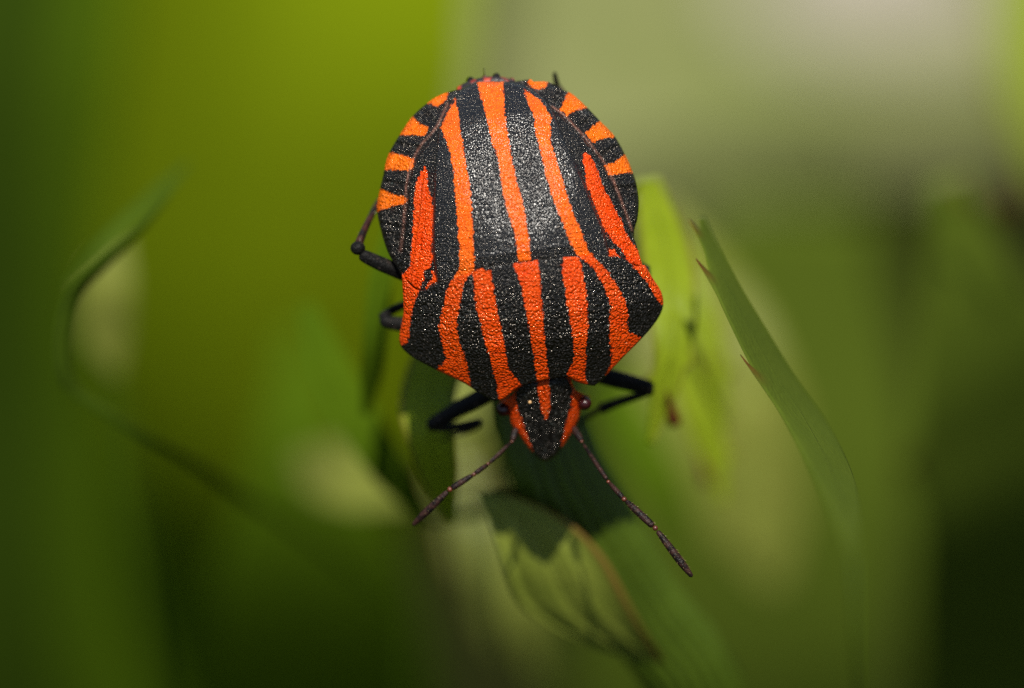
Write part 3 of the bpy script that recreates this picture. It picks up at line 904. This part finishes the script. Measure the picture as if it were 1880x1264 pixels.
def plate(name, G, zf, key, mat, th=14.0, r=7.0, attrs=None):
    n, m = G.shape[:2]
    P = G.reshape(-1, 2)
    idx = np.arange(n * m).reshape(n, m)
    loop = np.concatenate([idx[0, :], idx[1:, -1], idx[-1, -2::-1], idx[-2:0:-1, 0]])
    out = P[loop]
    d = seg_dist(P, out[::3])
    d[loop] = 0
    z = zf(P) - rnd(d, r)
    zb = z - np.minimum(th, 2 + d)
    top, bot = loc(P[:, 0], P[:, 1], z), loc(P[:, 0], P[:, 1], zb - 1.5)
    nm = n * m
    nx = np.roll(loop, -1)
    fs = np.concatenate([grid_faces(n, m, 0, True), grid_faces(n, m, nm), np.stack([loop, nx, nx + nm, loop + nm], 1)])
    st = stripe(P, key)
    # outward check: rows run rear (up) to front (down), columns left to right
    return bug_mesh(name, np.vstack([top, bot]), fs[:, ::-1], mat, None, dict(stripe=np.r_[st, st]))


SEAM = [(803, 523), (850, 511), (887, 499), (926, 492), (963, 488), (1006, 483), (1046, 478), (1085, 475), (1121, 474)]
# scutellum
G = coons([(843, 166), (862, 156), (880, 151), (903, 150), (925, 150), (945, 151), (966, 157)], SEAM,
          [(843, 166), (824, 196), (808, 232), (801, 275), (797, 330), (795, 400), (794, 455), (797, 490), (803, 523)],
          [(966, 157), (988, 170), (1010, 196), (1022, 220), (1036, 258), (1060, 306), (1077, 346), (1092, 384), (1110, 428), (1121, 474)], 190, 170)


def z_scut(P):
    w, s = to_ws(P)
    return dome(P) + 9 - 4.0 * np.clip((16 - s) / 16, 0, 1.4) * np.clip((150 - np.abs(w)) / 30, 0, 1)


plate('scutellum', G, z_scut, 'scut', M_SHELL, r=8)

# pronotum
REAR = [(737, 498), (752, 522), (772, 533), (803, 519), (850, 505), (885, 491), (925, 484), (962, 480), (1005, 475), (1045, 470), (1085, 468), (1120, 468), (1145, 474), (1166, 488), (1184, 487)]
PL = [(737, 498), (739, 530), (741, 568), (737, 596), (733, 620), (738, 639), (760, 658), (800, 679), (850, 703), (880, 722), (907, 737)]
PR = [(1184, 487), (1199, 512), (1213, 534), (1218, 555), (1214, 574), (1200, 597), (1175, 626), (1148, 653), (1125, 677), (1106, 698), (1092, 709)]
FRONT = [(907, 737), (924, 734), (938, 723), (955, 711), (985, 702), (1015, 696), (1042, 693), (1056, 700), (1074, 706), (1092, 709)]
G = coons(REAR, FRONT, PL, PR, 130, 240)


def z_pro(P):
    w, s = to_ws(P)
    return dome(P) + 9 + 2.0 * np.exp(-((s + 150) / 12) ** 2) * (np.abs(w) < 150)


plate('pronotum', G, z_pro, 'pro', M_PRO, r=4.5, th=22)

# forewings (the leathery strips beside the scutellum)
VL = [(781, 320), (772, 405), (767, 438), (762, 476), (758, 509), (758, 542)]
VR = [(1084, 300), (1092, 320), (1112, 363), (1130, 403), (1148, 443), (1163, 476), (1176, 501)]


def z_cor(P):
    v = np.minimum(seg_dist(P, VL, False), seg_dist(P, VR, False))
    return dome(P) - 3 + 2.6 * np.exp(-(v / 2.2) ** 2) - 2.0 * np.exp(-((v - 5) / 2.2) ** 2)


G = coons([(790, 258), (812, 262)], [(741, 512), (780, 538), (815, 520)],
          [(790, 258), (774, 278), (760, 303), (752, 332), (748, 370), (744, 420), (740, 460), (736, 490), (741, 512)],
          [(812, 262), (812, 330), (810, 400), (810, 460), (815, 520)], 130, 44)
plate('forewing', G, z_cor, 'corL', M_SIDE, r=5, th=8)
G = coons([(1008, 205), (1030, 212)], [(1105, 462), (1140, 480), (1181, 492)],
          [(1008, 205), (1020, 252), (1046, 306), (1062, 350), (1078, 390), (1096, 430), (1105, 462)],
          [(1030, 212), (1050, 232), (1072, 256), (1092, 281), (1111, 309), (1125, 342), (1141, 383), (1158, 424), (1168, 448), (1181, 492)], 130, 44)
plate('forewing', G, z_cor, 'corR', M_SIDE, r=5, th=8)

# body: one closed skin from the head's underside to the tail, its rim banded
BL = np.array([(848, 158), (843, 163), (820, 170), (795, 182), (760, 211), (735, 246), (712, 287), (703, 325), (695, 360), (692, 385), (699, 422), (712, 463), (733, 500), (752, 540), (758, 590), (760, 625), (800, 665), (850, 690), (900, 715), (945, 715), (955, 740), (970, 790), (990, 830)], float)
BR = np.array([(968, 152), (985, 149), (1010, 152), (1030, 164), (1050, 173), (1075, 195), (1103, 224), (1128, 250), (1148, 285), (1161, 315), (1169, 340), (1173, 370), (1171, 400), (1164, 432), (1172, 490), (1188, 520), (1196, 555), (1185, 590), (1150, 630), (1110, 668), (1060, 690), (1042, 700), (1046, 735), (1035, 780), (1012, 830)], float)
wL, sL = to_ws(spline(BL, 300))
wR, sR = to_ws(spline(BR, 300))
nS, nU = 260, 150
ss = np.linspace(327, -348, nS)
ol, orr = np.argsort(sL), np.argsort(sR)
el = np.interp(ss, sL[ol], wL[ol])
er = np.interp(ss, sR[orr], wR[orr])
# close the tail in a rounded end
tail = np.clip((327 - ss) / 10, 0, 1) ** 0.5
uu = np.linspace(-1, 1, nU)
W_ = (el[:, None] + er[:, None]) / 2 + (er - el)[:, None] / 2 * uu[None] * (0.94 + 0.06 * tail[:, None])
S_ = np.repeat(ss[:, None], nU, 1)
P = from_ws(W_.ravel(), S_.ravel())
outl = np.vstack([P.reshape(nS, nU, 2)[:, 0], P.reshape(nS, nU, 2)[::-1, -1]])
dd = seg_dist(P, outl[::4])
w_, s_ = to_ws(P)
zt = dome(P) - 14 - rnd(dd, 6)
# abdomen rim is flat and a little raised at its segments' edges
SUT = [[(772, 200), (800, 222)], [(722, 262), (772, 272)], [(698, 333), (748, 342)], [(692, 410), (745, 420)], [(1032, 158), (1018, 186)], [(1096, 212), (1060, 232)], [(1143, 266), (1100, 286)], [(1171, 345), (1122, 345)]]
for q in SUT:
    e = seg_dist(P, q, False)
    zt = zt - 4.5 * np.exp(-(e / 2.5) ** 2) + 2.0 * np.exp(-((e - 8) / 5) ** 2)
zt = zt + 3.0 * np.exp(-((dd - 9) / 6) ** 2)
front = np.clip((-s_ - 190) / 60, 0, 1)
zt = zt - 25 * front
half = np.repeat(((er - el) / 2)[:, None], nU, 1).ravel()
un = np.tile(uu, nS)
zb = zt.reshape(nS, nU)
zedge = (zb[:, :1] + zb[:, -1:]) / 2
belly = (np.minimum(zedge, -60) - 12 - 0.85 * ((er - el) / 2)[:, None] * (1 - uu[None] ** 2) ** 0.8)
belly = np.minimum(belly, zb - 5).ravel()
st = stripe(P, 'body')
SEAMS = [[(822, 190), (800, 235), (772, 268), (756, 300), (747, 335), (744, 372), (740, 420), (735, 462)], [(1014, 196), (1036, 212), (1055, 232), (1077, 256), (1097, 282), (1115, 308), (1130, 342), (1146, 383), (1161, 424)]]
seam = np.zeros(len(P))
for q in SEAMS:
    seam = np.maximum(seam, np.exp(-(seg_dist(P, spline(q, 60), False) / 1.7) ** 2))
zt = zt + 1.5 * seam
V = np.vstack([loc(P[:, 0], P[:, 1], zt), loc(P[:, 0], P[:, 1], belly)])
nm = nS * nU
idx = np.arange(nm).reshape(nS, nU)
loop = np.concatenate([idx[0, :], idx[1:, -1], idx[-1, -2::-1], idx[-2:0:-1, 0]])
nx = np.roll(loop, -1)
fs = np.concatenate([grid_faces(nS, nU, 0, True), grid_faces(nS, nU, nm), np.stack([loop, nx, nx + nm, loop + nm], 1)])
bug_mesh('body', V, fs[:, ::-1], M_RIM, None, dict(stripe=np.r_[st, st], seam=np.r_[seam, 0 * seam] * 0.9))

# head: a solid wedge, broad at the eyes and rounded at the tip
HL = np.array([(946, 700), (946, 716), (938, 726), (922, 735), (915, 741), (920, 750), (932, 760), (936, 768), (939, 780), (946, 790), (952, 797), (961, 810), (973, 826), (984, 838), (993, 845), (999, 848)], float)
HR = np.array([(1048, 686), (1051, 700), (1056, 714), (1068, 722), (1084, 729), (1080, 738), (1070, 750), (1066, 760), (1060, 776), (1054, 789), (1042, 808), (1030, 825), (1020, 838), (1011, 845), (1003, 848)], float)
HLs, HRs = spline(HL, 170), spline(HR, 170)
hn, hm = 170, 90
uu = np.linspace(0, 1, hm)
G = HLs[:, None] * (1 - uu[None, :, None]) + HRs[:, None] * uu[None, :, None]
P = G.reshape(-1, 2)
outl = np.vstack([HLs, HRs[::-1]])
d = seg_dist(P, outl[::2])
w_, s_ = to_ws(P)
z = np.interp(s_, _hs, _hp) + 2 - 30 * (np.abs(w_) / 62) ** 2.0 - rnd(d, 9)
z = np.maximum(z, np.interp(s_, _hs, _hp) - 62)
z = z - 4.5 * np.exp(-((np.abs(w_) - 11) / 3.5) ** 2) * np.clip((-s_ - 285) / 20, 0, 1)      # grooves beside the middle lobe
z = z - 12 * np.exp(-((s_ + 214) / 14) ** 2)                                             # neck fold
nm = hn * hm
zb = z - 26 - 60 * np.clip(d / 60, 0, 1) ** 0.7
idx = np.arange(nm).reshape(hn, hm)
loop = np.concatenate([idx[0, :], idx[1:, -1], idx[-1, -2::-1], idx[-2:0:-1, 0]])
nx = np.roll(loop, -1)
fs = np.concatenate([grid_faces(hn, hm, 0, True), grid_faces(hn, hm, nm), np.stack([loop, nx, nx + nm, loop + nm], 1)])
st = stripe(P, 'head')
head = bug_mesh('head', np.vstack([loc(P[:, 0], P[:, 1], z), loc(P[:, 0], P[:, 1], zb)]), fs[:, ::-1], M_HEAD, None, dict(stripe=np.r_[st, st]))


def ball(name, c, rad, mat, parent, n=24, m=36, axis=None):
    th, ph = np.meshgrid(np.linspace(0.001, np.pi - 0.001, n), np.linspace(0, 2 * np.pi, m, endpoint=False), indexing='ij')
    v = np.stack([np.sin(th) * np.cos(ph), np.sin(th) * np.sin(ph), np.cos(th)], -1).reshape(-1, 3) * (np.array(rad) / K)
    if axis:
        ca, sa = math.cos(math.radians(axis)), math.sin(math.radians(axis))
        v = v @ np.array([[ca, sa, 0], [-sa, ca, 0], [0, 0, 1]])
    v = v + loc(*c)
    return mesh_obj(name, v - BOFF, ring_faces(n, m)[:, ::-1], mat, parent)


ball('eye', (924, 752, -170), (14, 13.5, 16), M_EYE, head, axis=-20)
ball('eye', (1074, 741, -168), (13.5, 13, 16), M_EYE, head, axis=10)
ball('grit_speck', (973, 739, -122), (3.4, 3.2, 3), M_SPECK, head, n=8, m=12)


# limbs: rings swept along a path, all in measuring units
def limb(name, pts, radii, mat, parent, seg=18, n=44, cap=True, bristles=0, blen=6.0, flat=1.0, edges=0):
    c = spline(np.column_stack([np.asarray(pts, float), np.asarray(radii, float)]), n)
    P = loc(c[:, 0], c[:, 1], c[:, 2])
    rad = c[:, 3] / K
    T = np.gradient(P, axis=0); T /= np.linalg.norm(T, axis=1)[:, None]
    ref = np.array([0.05, 0.03, 1.0])
    A = ref - T * (T @ ref)[:, None]; A /= np.linalg.norm(A, axis=1)[:, None]
    Bv = np.cross(T, A)
    if cap:                                                # rounded ends
        L = np.r_[0, np.cumsum(np.linalg.norm(np.diff(P, axis=0), axis=1))]
        e = np.minimum(L, L[-1] - L)
        q = np.clip(e / (rad * 0.9), 0, 1)
        rad = rad * np.sqrt(np.clip(1 - (1 - q) ** 2, 0.01, 1))
    a = np.linspace(0, 2 * np.pi, seg, endpoint=False)
    pr = 1 + (0.10 * np.abs(np.cos(a * edges / 2)) - 0.05 if edges else 0 * a)
    V = P[:, None] + (A[:, None] * np.cos(a)[None, :, None] * flat + Bv[:, None] * np.sin(a)[None, :, None]) * (rad[:, None] * pr[None])[..., None]
    V = V.reshape(-1, 3)
    fs = ring_faces(n, seg).tolist() + [list(range(seg))[::-1], list(range((n - 1) * seg, n * seg))]
    o = bug_mesh(name, V, fs, mat, parent)
    if bristles:
        r = np.random.default_rng(len(name) + bristles)
        BV, BF = [], []
        for _ in range(bristles):
            k = r.integers(2, n - 2)
            th = r.uniform(0, 2 * np.pi)
            dn = A[k] * np.cos(th) + Bv[k] * np.sin(th)
            q = P[k] + dn * rad[k] * 0.95
            tip = q + (dn * 0.75 + T[k] * 0.65) * blen / K * r.uniform(0.6, 1.2)
            sd = np.cross(dn, T[k]) * 0.55 / K
            b0 = len(BV)
            BV += [q + sd, q - sd * 0.5 + T[k] * 0.5 / K, q - sd * 0.5 - T[k] * 0.5 / K, tip]
            BF += [[b0, b0 + 1, b0 + 3], [b0 + 1, b0 + 2, b0 + 3], [b0 + 2, b0, b0 + 3]]
        h = mesh_obj('bristles', np.array(BV) - BOFF, BF, M_HAIR, parent if parent is not bug and parent.parent is bug else o, smooth=False)
        h['kind'] = 'stuff'
    return o


def antenna(nodes, radii, bl):
    """nodes: joints from the head outward; first segment is the antenna itself, the others its children"""
    a = limb('antenna', [nodes[0], [(p + q) / 2 for p, q in zip(nodes[0], nodes[1])], nodes[1]], [radii[0] * .85, radii[0], radii[0] * .75], M_ANT, bug, bristles=0)
    for k in range(1, len(nodes) - 1):
        p, q = np.array(nodes[k], float), np.array(nodes[k + 1], float)
        r = radii[k]
        last = k == len(nodes) - 2
        s = p + (q - p) * 0.05
        e = q - (q - p) * (0.0 if last else 0.05)
        bend = np.array([0, 0, 3.0])
        limb('antenna_segment', [s, p + (q - p) * .3 + bend, p + (q - p) * .7 + bend, e],
             [r * .62, r * .95, r * 1.05, r * (.55 if last else .9)], M_ANT, a, seg=14, n=40, bristles=bl[k], blen=4.5)
        ball('antenna_joint', tuple(p), (max(3.0, radii[k] * .74),) * 3, M_JOINT, a, 12, 16)
    return a


antenna([(948, 786, -175), (940, 811, -165), (896, 852, -135), (870, 871, -125), (826, 899, -120), (757, 965, -150)], [6.6, 3.9, 4.5, 5.6, 6.8], [0, 0, 0, 0, 10])
antenna([(1053, 784, -172), (1068, 811, -150), (1117, 885, -85), (1146, 917, -60), (1203, 970, -35), (1271, 1060, -30)], [6.6, 4.1, 4.8, 6.6, 7.0], [0, 0, 0, 26, 60])


def leg(femur, fr, tibia, tr, tarsus=None, knee=None, shin=M_LEG):
    f = limb('leg', femur, fr, M_LEG, bug, edges=6, seg=24)
    limb('tibia', tibia, tr, shin, f, edges=6, seg=24, bristles=14, blen=6)
    if tarsus:
        limb('tarsus', tarsus, [5.5, 5, 3.5, 2][:len(tarsus)] if len(tarsus) < 5 else [5] * len(tarsus), M_LEG, f)
    if knee:
        ball('knee', knee, (14, 13, 13), M_LEG, f, 14, 20)
    return f


# front pair
leg([(930, 690, -240), (895, 722, -265), (840, 752, -295), (786, 784, -330)], [14, 16.5, 16, 13],
    [(784, 784, -335), (820, 786, -350), (855, 781, -365), (884, 775, -380)], [8, 8, 9.5, 10],
    [(878, 782, -385), (858, 792, -395), (835, 799, -415), (808, 810, -446)])
leg([(1060, 670, -240), (1110, 691, -265), (1155, 703, -285), (1200, 714, -305)], [14, 16.5, 16.5, 13],
    [(1200, 716, -310), (1168, 728, -325), (1135, 739, -345), (1102, 752, -365)], [8, 8, 9, 11],
    [(1104, 752, -372), (1085, 764, -410), (1060, 780, -455), (1036, 800, -494)])
# middle pair
leg([(800, 600, -260), (760, 598, -240), (725, 594, -235), (697, 588, -230)], [13, 13.5, 13.5, 11],
    [(697, 585, -232), (715, 573, -245), (740, 561, -270), (790, 545, -380)], [8, 8, 8, 7],
    [(790, 545, -385), (810, 545, -410), (835, 550, -430)])
leg([(1120, 560, -230), (1155, 530, -230), (1180, 508, -225), (1192, 496, -222)], [12, 12, 12, 9],
    [(1192, 496, -225), (1172, 486, -250), (1140, 478, -300), (1090, 470, -400)], [7, 7, 7, 7],
    [(1090, 470, -400), (1070, 470, -430), (1045, 475, -445)])
# hind pair
leg([(790, 525, -190), (735, 500, -150), (695, 483, -135), (660, 466, -125)], [14, 14, 13.5, 11],
    [(657, 452, -128), (668, 425, -150), (680, 400, -180), (700, 365, -250), (760, 300, -420)], [8.5, 6.8, 6, 5.5, 5],
    [(760, 300, -420), (790, 280, -450), (820, 265, -470)], knee=(657, 456, -126), shin=M_SHIN)
leg([(1090, 440, -220), (1100, 380, -230), (1095, 310, -240), (1085, 250, -245)], [12, 12, 11, 9],
    [(1085, 250, -248), (1065, 210, -260), (1040, 180, -270), (1024, 158, -270)], [6.5, 6, 5.5, 5.5],
    [(1024, 160, -270), (1021, 148, -262), (1018, 133, -255)], shin=M_SHIN)

# the tip of the abdomen, seen past the end of the scutellum
M_TIP = plain_mat('abdomen_tip_chitin', (0.014, 0.010, 0.010), (0.35, 0.035, 0.012), 34, 0.4, 0.004, 120, (0.5, 0.62))
tipo = limb('abdomen_tip', [(838, 168, -170), (868, 160, -165), (905, 154, -165), (938, 158, -165), (955, 166, -175)], [7, 13, 14, 12, 7], M_TIP, bug)
ball('tip_lobe', (864, 149, -172), (8, 8, 8), M_LEG, tipo, 12, 18)
ball('tip_lobe', (912, 141, -170), (7, 7, 7), M_LEG, tipo, 12, 18)
ball('tip_lobe', (890, 143, -168), (4.5, 5, 5), M_JOINT, tipo, 12, 18)
ball('tip_lobe', (940, 148, -168), (6, 5, 5), M_JOINT, tipo, 12, 18)
limb('tail_bristle', [(890, 142, -166), (889, 131, -160), (888, 124, -156)], [0.9, 0.7, 0.4], M_LEG, tipo, seg=8, n=10)
